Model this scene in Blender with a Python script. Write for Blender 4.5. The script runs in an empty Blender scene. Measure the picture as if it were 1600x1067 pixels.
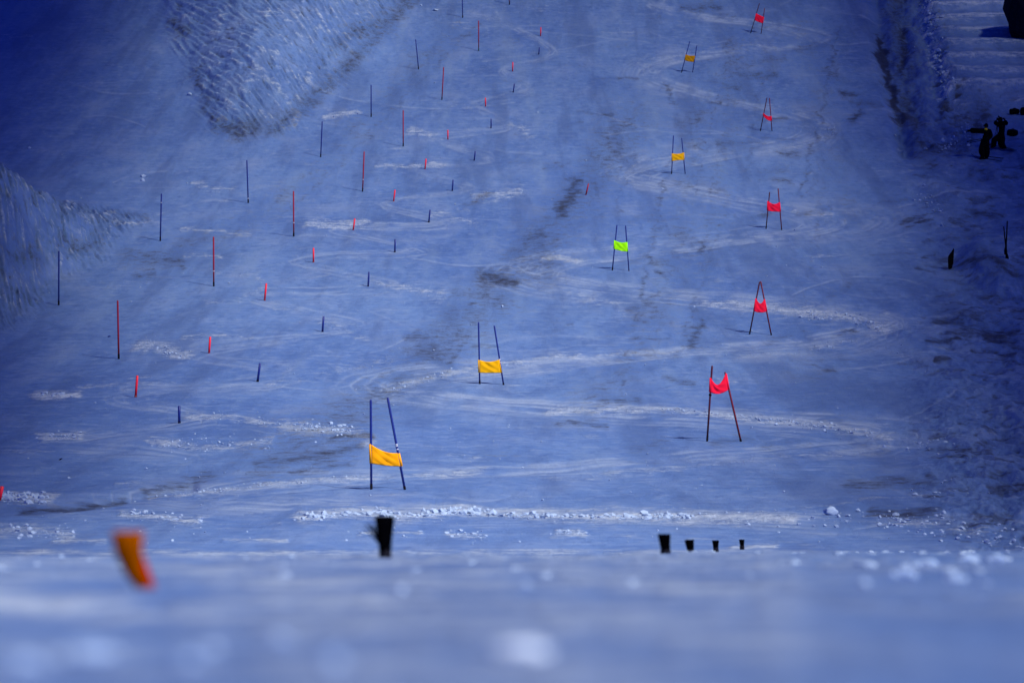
import bpy, math, random
import numpy as np
from mathutils import Vector, noise as mnoise

random.seed(7)
rng = np.random.default_rng(7)
S = bpy.context.scene
COL = S.collection

# ------------------------------------------------------------------ camera
F = 100.0 / 36.0 * 1600.0            # focal length in photo pixels
PITCH = math.atan(299.5 / F)
CP, SP = math.cos(PITCH), math.sin(PITCH)
HC = 0.12                            # the photographer lies in the snow
cam_d = bpy.data.cameras.new("camera")
cam = bpy.data.objects.new("camera", cam_d)
COL.objects.link(cam)
cam.location = (0, 0, HC)
cam.rotation_euler = (math.pi / 2 + PITCH, 0, 0)
cam_d.lens = 100.0
cam_d.sensor_width = 36.0
cam_d.clip_start = 0.05
cam_d.clip_end = 4000
cam_d.dof.use_dof = True
cam_d.dof.focus_distance = 105.0
cam_d.dof.aperture_fstop = 2.8
S.camera = cam

# ------------------------------------------------------------------ light
SUN_EL = math.radians(42)
SUN_AZ = math.radians(138)           # clockwise from +Y: behind the camera, to the right
SDIR = np.array([math.sin(SUN_AZ) * math.cos(SUN_EL), math.cos(SUN_AZ) * math.cos(SUN_EL), math.sin(SUN_EL)])
W = bpy.data.worlds.new("World")
S.world = W
W.use_nodes = True
nt = W.node_tree
bg = nt.nodes["Background"]
sky = nt.nodes.new("ShaderNodeTexSky")
sky.sky_type = 'NISHITA'
sky.sun_disc = False
sky.sun_elevation = SUN_EL
sky.sun_rotation = SUN_AZ
sky.altitude = 2200
sky.air_density = 1.0
sky.dust_density = 0.1
sky.ozone_density = 10.0
deep = nt.nodes.new("ShaderNodeMix"); deep.data_type = 'RGBA'; deep.blend_type = 'MULTIPLY'
deep.inputs[0].default_value = 1.0
deep.inputs[7].default_value = (0.03, 0.15, 1.05, 1)      # the deep blue of a high mountain sky
nt.links.new(sky.outputs[0], deep.inputs[6])
nt.links.new(deep.outputs[2], bg.inputs[0])
bg.inputs[1].default_value = 0.10
sl = bpy.data.lights.new("sun", 'SUN')
sl.energy = 5.0
sl.angle = math.radians(6)
sl.color = (1.0, 0.985, 0.95)
so = bpy.data.objects.new("sun", sl)
COL.objects.link(so)
so.rotation_euler = Vector(SDIR).to_track_quat('Z', 'Y').to_euler()
so.location = (30, -40, 60)

S.view_settings.view_transform = 'Standard'
S.view_settings.look = 'None'
S.view_settings.gamma = 1.0
S.view_settings.exposure = 0.6
S.render.engine = 'CYCLES'
S.cycles.use_denoising = True
S.cycles.max_bounces = 6

# ------------------------------------------------------------------ helpers
def sstep(a, b, x):
    t = np.clip((x - a) / (b - a), 0, 1)      # a > b gives the falling step
    return t * t * (3 - 2 * t)

_perm = rng.permutation(4096)
_grad = rng.uniform(0, 2 * math.pi, 4096)
_gx, _gy = np.cos(_grad), np.sin(_grad)
def perlin(x, y, seed=0):
    x = np.asarray(x, float) + seed * 37.13
    y = np.asarray(y, float) + seed * 91.7
    xi = np.floor(x).astype(np.int64); yi = np.floor(y).astype(np.int64)
    xf = x - xi; yf = y - yi
    def g(ix, iy, dx, dy):
        h = _perm[(_perm[ix & 4095] + iy) & 4095]
        return _gx[h] * dx + _gy[h] * dy
    u = xf * xf * xf * (xf * (xf * 6 - 15) + 10)
    v = yf * yf * yf * (yf * (yf * 6 - 15) + 10)
    a = g(xi, yi, xf, yf); b = g(xi + 1, yi, xf - 1, yf)
    c = g(xi, yi + 1, xf, yf - 1); d = g(xi + 1, yi + 1, xf - 1, yf - 1)
    return 1.5 * ((a * (1 - u) + b * u) * (1 - v) + (c * (1 - u) + d * u) * v)
def fbm(x, y, seed=0, o=4, gain=0.5):
    s = 0; a = 1
    for k in range(o):
        s = s + a * perlin(x * 2 ** k, y * 2 ** k, seed + k); a *= gain
    return s

def tag(o, label, cat, group=None):
    o['label'] = label; o['category'] = cat
    if group: o['group'] = group
    return o
def thing(name, loc, label, cat, group=None):
    o = bpy.data.objects.new(name, None)
    o.empty_display_size = 0.2
    o.location = loc
    COL.objects.link(o)
    return tag(o, label, cat, group)

class MB:
    """collects shapes and links them as ONE mesh object"""
    def __init__(s): s.v = []; s.f = []
    def add(s, vs, fs):
        b = len(s.v)
        s.v += [tuple(map(float, v)) for v in vs]
        s.f += [tuple(i + b for i in f) for f in fs]
    def tube(s, pts, rad, n=8):
        pts = [Vector(p) for p in pts]
        if not hasattr(rad, '__len__'): rad = [rad] * len(pts)
        vs = []; fs = []
        t0 = (pts[-1] - pts[0]).normalized()
        ref = Vector((0, 1, 0)) if abs(t0.y) < 0.9 else Vector((1, 0, 0))
        for i, p in enumerate(pts):
            t = (pts[min(i + 1, len(pts) - 1)] - pts[max(i - 1, 0)]).normalized()
            a = t.cross(ref).normalized(); b = t.cross(a)
            for k in range(n):
                w = 2 * math.pi * k / n
                vs.append(p + (a * math.cos(w) + b * math.sin(w)) * rad[i])
        for i in range(len(pts) - 1):
            for k in range(n):
                fs.append((i * n + k, i * n + (k + 1) % n, (i + 1) * n + (k + 1) % n, (i + 1) * n + k))
        fs.append(tuple(range(n - 1, -1, -1)))
        fs.append(tuple((len(pts) - 1) * n + k for k in range(n)))
        s.add(vs, fs)
    def build(s, name, mat, parent=None, smooth=True):
        me = bpy.data.meshes.new(name)
        me.from_pydata(s.v, [], s.f)
        if smooth: me.polygons.foreach_set('use_smooth', [True] * len(me.polygons))
        me.materials.append(mat)
        o = bpy.data.objects.new(name, me)
        COL.objects.link(o)
        if parent is not None: o.parent = parent
        return o

def mat_plain(name, col, rough=0.6, var=0.12, scale=30.0, spec=0.4, trans=0.0):
    m = bpy.data.materials.new(name); m.use_nodes = True
    t = m.node_tree; n = t.nodes; b = n["Principled BSDF"]
    tc = n.new("ShaderNodeTexCoord"); no = n.new("ShaderNodeTexNoise")
    no.inputs['Scale'].default_value = scale; no.inputs['Detail'].default_value = 5
    t.links.new(tc.outputs['Object'], no.inputs['Vector'])
    mx = n.new("ShaderNodeMix"); mx.data_type = 'RGBA'
    mx.inputs[6].default_value = (*[c * (1 - var) for c in col], 1)
    mx.inputs[7].default_value = (*[min(1, c * (1 + var)) for c in col], 1)
    t.links.new(no.outputs['Fac'], mx.inputs[0])
    t.links.new(mx.outputs[2], b.inputs['Base Color'])
    b.inputs['Roughness'].default_value = rough
    b.inputs['Specular IOR Level'].default_value = spec
    return m
M_RED = mat_plain("red_plastic", (0.34, 0.004, 0.018), 0.45)
M_REDS = mat_plain("bright_red_plastic", (1.0, 0.012, 0.03), 0.5)
M_DRED = mat_plain("dark_red_plastic", (0.16, 0.004, 0.012), 0.5)
M_BLUE = mat_plain("blue_plastic", (0.003, 0.016, 0.17), 0.45)
M_BASE = mat_plain("black_rubber", (0.003, 0.003, 0.008), 0.8, 0.2, 30, 0.1)
M_WHITE = mat_plain("white_tape", (0.6, 0.62, 0.65), 0.6)
M_FRED = mat_plain("fluorescent_red_fabric", (1.0, 0.010, 0.045), 0.9, 0.05, 12, 0.1)
M_FYEL = mat_plain("amber_fabric", (0.85, 0.41, 0.003), 0.9, 0.06, 12, 0.1)
M_FORA = mat_plain("orange_fabric", (0.92, 0.36, 0.003), 0.9, 0.08, 9, 0.1)
M_FDYE = mat_plain("dull_amber_fabric", (0.50, 0.22, 0.003), 0.9, 0.08, 9, 0.1)
M_FGRN = mat_plain("lime_fabric", (0.36, 0.97, 0.004), 0.9, 0.05, 12, 0.1)
M_BLACK = mat_plain("black_cloth", (0.002, 0.002, 0.003), 0.9, 0.3, 20, 0.05)
M_BRIST = mat_plain("black_bristle", (0.001, 0.001, 0.002), 0.9, 0.3, 40, 0.0)
M_OBRIST = mat_plain("orange_bristle", (0.20, 0.046, 0.0), 0.9, 0.25, 25, 0.0)
M_OBASE = mat_plain("red_orange_rubber", (0.25, 0.010, 0.0), 0.9, 0.1, 30, 0.0)
M_WOOD = mat_plain("dark_wet_wood", (0.004, 0.003, 0.003), 0.9, 0.4, 14, 0.05)
M_YEL = mat_plain("yellow_fleece", (0.9, 0.55, 0.01), 0.9)
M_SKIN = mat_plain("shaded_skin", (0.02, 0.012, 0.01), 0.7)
M_GREEN = mat_plain("dark_green_rubber", (0.004, 0.03, 0.015), 0.7)
M_MASS = mat_plain("dark_mass", (0.004, 0.005, 0.014), 0.95, 0.5, 3, 0.05)

# ------------------------------------------------------------------ terrain shape
# the slope's centre profile: flat run-out, then steepening to 27 degrees
_d = np.linspace(45, 236, 260)
_y = 764 - (_d - 63) / 0.188
_v = (533.5 - _y) / F
PY = _d * (CP - _v * SP)
PZ = HC + _d * (SP + _v * CP)
_sl = (PZ[-1] - PZ[-2]) / (PY[-1] - PY[-2])
_ex = np.array([20, 60, 140, 260, 420, 640.0])
_ez = PZ[-1] + np.cumsum(np.diff(np.concatenate([[0], _ex])) * _sl * np.array([.9, .7, .5, .3, .15, .05]))
PYX = np.concatenate([PY, PY[-1] + _ex]); PZX = np.concatenate([PZ, _ez])
def prof(Y):
    Y = np.asarray(Y, float)
    near = -0.15 * sstep(12, 43, Y)
    return np.where(Y < PY[0], near, np.interp(Y, PYX, PZX))
def to_px(X, Y):
    """where a ground point would sit on the photograph (used to lay out marks seen in it)"""
    Z = prof(Y) - HC
    d = Y * CP + Z * SP
    v = (-Y * SP + Z * CP) / np.maximum(d, 0.5)
    return 800 + F * X / np.maximum(d, 0.5), 533.5 - F * v
def ground_xy(px, py):
    d = 63 + 0.188 * (764 - py)
    v = (533.5 - py) / F
    return d * (px - 800) / F, d * (CP - v * SP)

def bump(X, Y, cx, cy, a, b, rot=0):
    c, s = math.cos(rot), math.sin(rot)
    dx, dy = X - cx, Y - cy
    q = ((dx * c + dy * s) / a) ** 2 + ((-dx * s + dy * c) / b) ** 2
    return np.clip(1 - q, 0, 1)
def poly_dist(px, py, pts):
    best = np.full(px.shape, 1e9)
    for (x0, y0), (x1, y1) in zip(pts[:-1], pts[1:]):
        L2 = (x1 - x0) ** 2 + (y1 - y0) ** 2 + 1e-9
        t = np.clip(((px - x0) * (x1 - x0) + (py - y0) * (y1 - y0)) / L2, 0, 1)
        best = np.minimum(best, np.hypot(px - x0 - t * (x1 - x0), py - y0 - t * (y1 - y0)))
    return best
def inside(px, py, poly):
    r = np.zeros(px.shape, bool)
    n = len(poly)
    for i in range(n):
        x0, y0 = poly[i]; x1, y1 = poly[(i + 1) % n]
        c = ((y0 > py) != (y1 > py)) & (px < (x1 - x0) * (py - y0) / ((y1 - y0) or 1e-9) + x0)
        r ^= c
    return r
def soft_inside(px, py, poly, w):
    d = poly_dist(px, py, poly + [poly[0]])
    sgn = np.where(inside(px, py, poly), 1.0, -1.0)
    return sstep(-w, w, sgn * d)

BANK = [(235, -60), (252, 30), (285, 90), (305, 150), (330, 205), (420, 214), (470, 178), (520, 135), (570, 85), (640, 0), (700, -60)]
TERR = [(1436, -160), (1446, 0), (1456, 60), (1466, 110), (1482, 158), (1640, 168), (1900, 150), (1900, -160)]
RUFR = [(1440, 200), (1470, 150), (1900, 150), (1900, 860), (1520, 860), (1440, 740), (1430, 520), (1460, 400), (1420, 300)]

def mound_edge(X, Y):
    e = -20.0 + .03 * (Y - 118) - X + .9 * perlin(X * .25, Y * .12, 58) + .35 * perlin(X * .9, Y * .4, 59)
    return e, sstep(104, 125, Y) * (1 - sstep(126, 148, Y + .5 * (X + 22)))
def big_shape(X, Y):
    """mounds, banks, terrace and the dip behind the foreground crest"""
    px, py = to_px(X, Y)
    far = sstep(44, 60, Y)
    z = np.zeros(np.shape(X))
    # lower left mound
    e, fb = mound_edge(X, Y)
    z = z + 4.7 * sstep(-.3, 4.6, e) * fb
    # upper left bank
    m = soft_inside(px, py, BANK, 26) * far
    dl = poly_dist(px, py, [(640, 0), (570, 85), (520, 135), (470, 178), (420, 214)])
    ll = poly_dist(px, py, [(225, -80), (252, 30), (285, 90), (305, 150), (330, 205)])
    z = z + m * (0.3 + 1.9 * sstep(0, 110, dl) * sstep(-5, 110, ll))
    # right terrace
    m = soft_inside(px + 9 * perlin(Y * .16, Y * 0 + 3.3, 5) + 4 * perlin(Y * .5, X * .3, 6), py, TERR, 17) * far
    wave = np.sin(2 * math.pi * py / 20.5 + .6 * perlin(X * .2, Y * .2, 9))
    z = z + m * (0.9 + 0.13 * wave)
    # rough ground on the right
    m = soft_inside(px, py, RUFR, 95) * far
    z = z + m * (0.22 * fbm(X * .35, Y * .16, 21, 3) + 0.08)
    z = z + 0.7 * soft_inside(px, py, [(1505, 415), (1530, 385), (1700, 350), (1700, 470), (1560, 460)], 22) * far
    # ditch beside the terrace
    g = poly_dist(px, py, [(1368, -60), (1376, 60), (1388, 120), (1404, 180), (1412, 230)])
    g = g + 7 * perlin(X * .5, Y * .3, 31)
    z = z - 0.5 * np.exp(-(g / 14) ** 2) * far
    g = poly_dist(px, py, [(1412, -60), (1408, 60), (1412, 120), (1436, 180)])
    g = g + 8 * perlin(X * .5, Y * .3, 32)
    z = z - 0.4 * np.exp(-(g / 15) ** 2) * far
    dk = soft_inside(px, py, [(1365, -80), (1385, 120), (1410, 250), (1560, 215), (1475, 160), (1448, 0), (1440, -80)], 16) * far
    z = z + dk * .16 * fbm(X * 1.1, Y * .35, 33, 3)
    # left hollow below the debris line
    g = poly_dist(px, py, [(-30, 798), (60, 795), (130, 790), (200, 776), (300, 756)])
    z = z - 0.10 * np.exp(-(g / 9) ** 2) * far
    # dip behind the near crest
    L = 1 - sstep(-0.6, 0.6, X - (0.065 * Y - 1.0))
    z = z - 0.75 * sstep(16, 25, Y) * (1 - sstep(33, 46, Y)) * L
    return z

def near_shape(X, Y):
    n = (1 - sstep(30, 45, Y)) * sstep(1.2, 2.5, np.abs(Y) + np.abs(X) * .5)
    z = n * (0.010 * fbm(X * .7, Y * .35, 40, 3) + 0.006 * perlin(X * 3, Y * 2, 41) + .014 * sstep(9, 14, Y) * fbm(X * 2.2, Y * .8, 42, 3))
    z = z + 0.020 * bump(X, Y, -0.92, 5.0, 0.6, 0.35)     # low ridge of loose snow
    return z

def H0(X, Y):
    X = np.asarray(X, float); Y = np.asarray(Y, float)
    return prof(Y) + big_shape(X, Y) + near_shape(X, Y) + 0.10 * sstep(44, 70, Y) * fbm(X * .12, Y * .06, 50, 3)

def ray(px, py):
    u = (px - 800) / F; v = (533.5 - py) / F
    return np.array([u, CP - v * SP, SP + v * CP])
def at_depth(px, py, d):
    return Vector(ray(px, py) * d + np.array([0, 0, HC]))
def place(px, py, dmin=46.0, dmax=300.0):
    """where the sight line meets the ground"""
    r = ray(px, py)
    ds = np.linspace(dmin, dmax, 3000)
    P = r[None] * ds[:, None]
    gap = P[:, 2] + HC - H0(P[:, 0], P[:, 1])
    k = int(np.argmax(gap < 0)) if (gap < 0).any() else len(ds) - 1
    d = ds[max(k, 0)]
    return Vector((r[0] * d, r[1] * d, r[2] * d + HC)), d

# ------------------------------------------------------------------ marks on the snow (loose snow, dirt, painted ditch shade)
FRESH = [
 ([(860, 638), (1040, 640), (1120, 648), (1200, 655), (1300, 665), (1390, 682)], 6, .75),
 ([(1390, 690), (1300, 708), (1150, 722), (1000, 738), (860, 745)], 5, .4),
 ([(240, 770), (330, 765), (450, 755), (560, 748), (700, 742), (760, 732)], 5, .55),
 ([(470, 810), (560, 800), (640, 806), (720, 797), (850, 804), (1000, 806), (1120, 808), (1240, 812)], 9, .85),
 ([(1100, 474), (1190, 478), (1250, 484), (1300, 490), (1345, 500), (1385, 514)], 8, .8),
 ([(1385, 518), (1330, 530), (1240, 550), (1150, 556)], 5, .4),
 ([(600, 606), (700, 580), (780, 566), (900, 556)], 5, .6), ([(900, 556), (1080, 550)], 3, .45),
 ([(440, 668), (500, 672), (550, 682), (575, 690)], 10, .8),
 ([(850, 402), (910, 405)], 3.5, .9), ([(780, 425), (850, 445), (930, 470), (1000, 492)], 12, .35),
 ([(975, 270), (1000, 250), (1050, 243), (1100, 238)], 4, .35),
 ([(975, 272), (990, 290), (1040, 300), (1140, 318)], 4, .3),
 ([(1240, 328), (1300, 336)], 4, .5), ([(1000, 95), (1060, 88), (1100, 80), (1210, 70)], 3, .35),
 ([(1005, 100), (1040, 135), (1100, 160), (1200, 170)], 4, .3),
 ([(1290, 200), (1270, 225), (1200, 240)], 5, .35), ([(1180, 160), (1260, 178), (1290, 200)], 5, .35),
 ([(60, 615), (95, 617), (120, 619)], 7, 1.0), ([(65, 681), (95, 679), (130, 680)], 6, .9),
 ([(-10, 773), (40, 774), (80, 776)], 8, 1.0), ([(215, 540), (260, 545), (290, 558)], 9, .65),
 ([(280, 530), (340, 528), (390, 531)], 4, .55), ([(240, 690), (300, 696), (370, 698), (420, 690)], 6, .65),
 ([(290, 650), (380, 658), (440, 665)], 5, .65), ([(480, 350), (520, 352), (570, 350)], 7, .7),
 ([(585, 259), (650, 257), (690, 255)], 3.5, .7), ([(640, 207), (660, 210), (675, 212)], 5, .65),
 ([(740, 308), (790, 306), (810, 304)], 8, .6), ([(500, 505), (540, 515), (570, 530)], 7, .4),
 ([(580, 440), (640, 450), (690, 462)], 7, .45), ([(680, 335), (740, 350)], 6, .5),
 ([(510, 181), (555, 176)], 5, .7), ([(340, 425), (400, 430), (418, 450), (370, 468), (320, 472)], 5, .4),
 ([(290, 395), (350, 398)], 3, .5), ([(280, 358), (390, 366)], 2.5, .6), ([(300, 285), (330, 290), (370, 298)], 3, .65),
 ([(120, 605), (270, 600)], 4, .45), ([(800, 195), (830, 212)], 6, .5), ([(0, 705), (80, 703)], 4, .5),
 ([(190, 803), (310, 818)], 6, .7), ([(0, 832), (60, 828), (110, 838)], 9, .7), ([(80, 848), (165, 846)], 4, .7),
 ([(866, 831), (910, 832)], 5, .9), ([(560, 834), (660, 832)], 3, .7), ([(700, 830), (760, 838)], 6, .5),
 ([(350, 843), (450, 846)], 2, .8), ([(1150, 855), (1205, 856)], 6, .7),
 ([(1240, 795), (1350, 783), (1450, 778)], 3, .4), ([(1370, 815), (1480, 822), (1540, 835)], 9, .5),
 ([(440, 205), (470, 185), (440, 160), (400, 140)], 4, .6), ([(180, 350), (240, 345)], 5, .5),
 ([(1130, 722), (1300, 712), (1390, 700)], 3, .4), ([(620, 560), (470, 590), (420, 600)], 8, .35),
 ([(1385, 490), (1400, 520), (1340, 535)], 6, .4), ([(1330, 330), (1400, 345), (1430, 400)], 10, .25),
]
for _ in range(170):
    x = random.uniform(-40, 1420); y = random.uniform(5, 850)
    l = random.uniform(12, 60) * (0.6 + y / 900); s = random.uniform(-.12, .12)
    FRESH.append(([(x, y), (x + l, y + s * l)], random.uniform(1.5, 5), random.uniform(.12, .38)))
ARCS = []   # faint carved arcs of the racers round the gates
for (cx, cy, rx, ry, a0, a1) in [(1120, 690, 270, 30, -80, 90), (1140, 520, 250, 40, -70, 95), (1190, 205, 110, 38, -80, 95),
                                 (1200, 345, 190, 32, -80, 90), (1100, 265, 135, 36, 100, 265), (1090, 115, 110, 32, 95, 260),
                                 (900, 600, 330, 38, 110, 255), (1080, 430, 290, 42, 110, 250), (620, 770, 420, 34, 120, 255)]:
    for k in range(5):
        f = 1 + (k - 2) * .07
        ARCS.append(([(cx + rx * f * math.cos(math.radians(a)), cy + ry * f * math.sin(math.radians(a))) for a in np.linspace(a0, a1, 9)],
                     random.uniform(1.5, 3.5), random.uniform(.12, .3)))
def catmull(P, n):
    out = []
    for i in range(1, len(P) - 2):
        p0, p1, p2, p3 = [np.array(q, float) for q in P[i - 1:i + 3]]
        seg = [tuple(.5 * (2 * p1 + (p2 - p0) * t + (2 * p0 - 5 * p1 + 4 * p2 - p3) * t * t + (3 * p1 - p0 - 3 * p2 + p3) * t ** 3)) for t in np.linspace(0, 1, n + 1)]
        out.append(seg)
    return out
GSLINE = [(1050, -150), (1240, -60), (1020, 5), (1275, 62), (1010, 112), (1280, 208), (985, 272), (1290, 352), (830, 424), (1385, 512), (620, 606), (1395, 688), (300, 772), (1300, 815), (1600, 860)]
SLLINE = [(860, -20), (780, 20), (862, 84), (785, 110), (830, 142), (742, 166), (795, 198), (680, 217), (768, 250), (645, 265), (735, 296), (594, 315), (700, 346), (530, 360), (650, 393), (466, 410), (610, 447), (388, 469), (545, 518), (298, 552), (450, 594), (175, 620), (330, 660), (60, 690), (300, 720), (-60, 775)]
for _ in range(16):
    j = random.gauss(0, 1)
    P = [(x + (random.gauss(0, 16) + 12 * j) * (.5 + y / 700), y + random.gauss(0, 5) * (.5 + y / 600)) for x, y in GSLINE]
    for seg in catmull(P, 14):
        if random.random() < .85: ARCS.append((seg, random.uniform(.9, 2.2), random.uniform(.12, .42)))
for _ in range(9):
    P = [(x + random.gauss(0, 9) * (.5 + y / 600), y + random.gauss(0, 4) * (.5 + y / 600)) for x, y in SLLINE]
    for seg in catmull(P, 8):
        if random.random() < .75: ARCS.append((seg, random.uniform(.8, 1.8), random.uniform(.10, .34)))
for _ in range(60):     # stray ski tracks across the piste
    x = random.uniform(-50, 1450); y = random.uniform(0, 830); l = random.uniform(80, 340); a = random.uniform(-.25, .25); c = random.uniform(-.12, .12)
    ARCS.append(([(x + l * t, y + l * (a * t + c * 4 * t * (1 - t))) for t in np.linspace(0, 1, 9)], random.uniform(.8, 1.6), random.uniform(.08, .3)))
DIRT_SHADE = [
 ([(950, 215), (905, 280), (880, 330), (830, 370), (770, 440), (720, 500)], 24, .42),
 ([(990, 190), (900, 320), (800, 450), (690, 540), (560, 640), (400, 730)], 52, .38), ([(1090, 180), (1060, 420), (1000, 560), (900, 640)], 46, .28), ([(700, 60), (560, 200), (420, 330), (230, 410)], 36, .24), ([(1150, 60), (1130, 260), (1100, 420)], 34, .27), ([(1250, 40), (1290, 180), (1330, 330)], 40, .22), ([(1250, 560), (1320, 650), (1380, 760)], 40, .2),
 ([(900, 285), (888, 312), (876, 335)], 15, .82), ([(910, 285), (890, 280)], 9, .6), ([(755, 430), (805, 442)], 16, .72), ([(740, 470), (690, 500), (660, 540)], 18, .35),
 ([(820, 375), (850, 365)], 9, .6), ([(720, 540), (700, 570)], 9, .45), ([(700, 560), (600, 600)], 18, .25),
 ([(1040, 130), (1050, 160)], 6, .5), ([(1140, 310), (1110, 400), (1085, 470), (1060, 560)], 8, .35), ([(1100, 395), (1095, 380)], 7, .6),
 ([(1080, 540), (1095, 505)], 12, .6), ([(1060, 415), (1010, 480), (980, 540)], 8, .35), ([(1030, 425), (1040, 430)], 6, .6),
 ([(1020, 500), (950, 530)], 9, .35), ([(1315, 148), (1340, 150)], 6, .7), ([(1345, 175), (1330, 188)], 8, .7), ([(1290, 110), (1320, 130)], 10, .4),
 ([(1110, 125), (1150, 140)], 6, .5), ([(1100, 160), (1130, 160)], 4, .6), ([(1120, 225), (1190, 225)], 9, .45),
 ([(1330, 760), (1400, 755), (1460, 762)], 14, .5), ([(1360, 800), (1410, 803), (1470, 800)], 8, .75),
 ([(200, 400), (280, 405)], 20, .45), ([(240, 425), (215, 430)], 9, .5), ([(30, 797), (110, 791), (190, 778)], 7, .8), ([(150, 786), (180, 781)], 5, .7),
 ([(230, 765), (330, 735)], 10, .5), ([(520, 690), (575, 686)], 9, .7), ([(400, 725), (520, 712), (560, 700)], 16, .6), ([(450, 740), (540, 725)], 8, .55),
 ([(720, 30), (650, 105), (590, 165), (500, 255), (400, 340)], 7, .3), ([(745, 40), (680, 105), (615, 170), (530, 255), (430, 345)], 6, .3),
 ([(1000, 30), (1150, 25), (1110, 140), (1095, 200)], 5, .25), ([(1155, 60), (1148, 160)], 4, .35),
 ([(1374, 50), (1388, 120), (1404, 180)], 11, .62), ([(1400, 30), (1410, 110), (1418, 180)], 14, .45), ([(1400, 175), (1420, 172)], 8, .8), ([(1395, -60), (1408, 60), (1418, 150), (1440, 225)], 28, .6), ([(1450, 215), (1500, 190), (1540, 172)], 18, .5),  # dark strokes along the ditch: its shade painted in as colour
 ([(400, 205), (340, 205), (370, 215)], 12, .6), ([(305, 120), (318, 160), (330, 190)], 9, .55), ([(262, 40), (290, 60)], 9, .6),
 ([(640, 0), (575, 78), (520, 128), (475, 172), (430, 205)], 15, .5), ([(560, 60), (520, 90), (590, 45)], 12, .5), ([(620, 60), (660, 100)], 10, .25),
 ([(0, 455), (60, 430)], 14, .5), ([(90, 410), (160, 375)], 9, .45), ([(170, 330), (235, 340)], 7, .4),
 ([(1425, 170), (1440, 230), (1500, 240), (1540, 180)], 14, .7), ([(1480, 420), (1540, 432), (1590, 450)], 6, .9), ([(1470, 405), (1500, 412)], 6, .7),
 ([(1530, 370), (1480, 375), (1440, 380)], 7, .5), ([(1510, 330), (1560, 340)], 8, .7), ([(1290, 480), (1250, 560)], 8, .15),
 ([(1180, 760), (1250, 755)], 6, .3), ([(1040, 590), (1080, 600)], 5, .5), ([(1270, 570), (1300, 580)], 6, .4),
]
for _ in range(60):
    x = random.uniform(1440, 1610); y = random.uniform(440, 850)
    l = random.uniform(15, 55)
    DIRT_SHADE.append(([(x, y), (x + l, y + random.uniform(-5, 7))], random.uniform(2, 6), random.uniform(.35, .85)))
for _ in range(40):
    x = random.uniform(1410, 1600); y = random.uniform(180, 440)
    l = random.uniform(15, 50)
    DIRT_SHADE.append(([(x, y), (x + l, y + random.uniform(-12, 12))], random.uniform(3, 6), random.uniform(.3, .7)))
for _ in range(16):     # long grooves left by the grooming machine down the right-hand course
    x = random.uniform(930, 1330); y0 = random.uniform(-20, 260); y1 = y0 + random.uniform(120, 420); k_ = random.uniform(.14, .30)
    DIRT_SHADE.append(([(x, y0), (x - .5 * k_ * (y1 - y0) + random.uniform(-4, 4), (y0 + y1) / 2), (x - k_ * (y1 - y0), y1)], random.uniform(3, 7), random.uniform(.2, .42)))
DIRT_SHADE += [([(1374, 55), (1383, 95), (1387, 120)], 8, 1.3), ([(1394, 128), (1404, 160), (1420, 176)], 8, 1.3), ([(1410, 40), (1412, 100)], 8, .9), ([(1480, 165), (1470, 176)], 6, 1.0), ([(1440, 232), (1500, 222)], 6, .9)]  # near-black ditch strokes, shade put into the colour
for _ in range(80):
    x = random.uniform(620, 1400); y = random.uniform(5, 780)
    l = random.uniform(15, 70)
    DIRT_SHADE.append(([(x, y), (x + l, y + random.uniform(-14, 6))], random.uniform(3, 11), random.uniform(.16, .5)))

def stamp(field, px, py, sel, strokes, gain=1.0, soft=1.0):
    """sel: indices of grid points inside the picture's neighbourhood"""
    for pts, w, a in strokes:
        xs = [p[0] for p in pts]; ys = [p[1] for p in pts]; m = 4.5 * w * soft
        k = sel[(px[sel] > min(xs) - m) & (px[sel] < max(xs) + m) & (py[sel] > min(ys) - m) & (py[sel] < max(ys) + m)]
        if len(k) == 0: continue
        d = poly_dist(px[k], py[k], pts)
        field[k] = np.maximum(field[k], a * gain * np.exp(-(d / (w * soft)) ** 1.5))

# ------------------------------------------------------------------ terrain mesh
NU = 1300
uu = np.concatenate([np.linspace(-3.0, -.23, 40)[:-1], np.linspace(-.23, .23, NU), np.linspace(.23, 3.0, 40)[1:]])
yy = np.concatenate([np.linspace(-120, -2, 24), np.linspace(-1.5, 1.3, 8), np.geomspace(1.5, 46, 220),
                     np.linspace(46.25, PY[-1], 880), np.geomspace(PY[-1] + 1.2, 700, 50)])
U, YY = np.meshgrid(uu, yy)
WID = np.sqrt(YY ** 2 + 2.0 ** 2)
X = U * WID; Y = YY.copy()
px, py = to_px(X, Y)
Xf, Yf, pxf, pyf = X.ravel(), Y.ravel(), px.ravel(), py.ravel()
fresh_light = np.zeros(Xf.size); dirt_and_shade = np.zeros(Xf.size); rough = np.zeros(Xf.size); arc = np.zeros(Xf.size)
sel = np.where((Yf > 45) & (pyf > -120) & (np.abs(pxf - 800) < 1000))[0]
wx = pxf + 9 * perlin(Xf * .8, Yf * .4, 61) + 5 * perlin(Xf * 2.5, Yf * 1.2, 62)
wy = pyf + 4 * perlin(Xf * .8, Yf * .4, 63) + 2 * perlin(Xf * 2.5, Yf * 1.2, 64)
stamp(fresh_light, wx, wy, sel, FRESH, 1.0, 1.25)
stamp(arc, pxf, pyf, sel, ARCS)
arc_shade = np.zeros(Xf.size)
stamp(arc_shade, pxf, pyf - 2.4, sel, ARCS[::2])  # darker side of the ruts: shade painted beside each line
stamp(dirt_and_shade, wx, wy, sel, DIRT_SHADE)  # real dirt, together with the painted ditch shade
pz = np.where(Yf > 45)[0]
s_ = pz[(np.abs(pxf[pz] - 800) < 1600)]
rb = np.zeros(Xf.size); rm = np.zeros(Xf.size); rt = np.zeros(Xf.size); rr = np.zeros(Xf.size)
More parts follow.
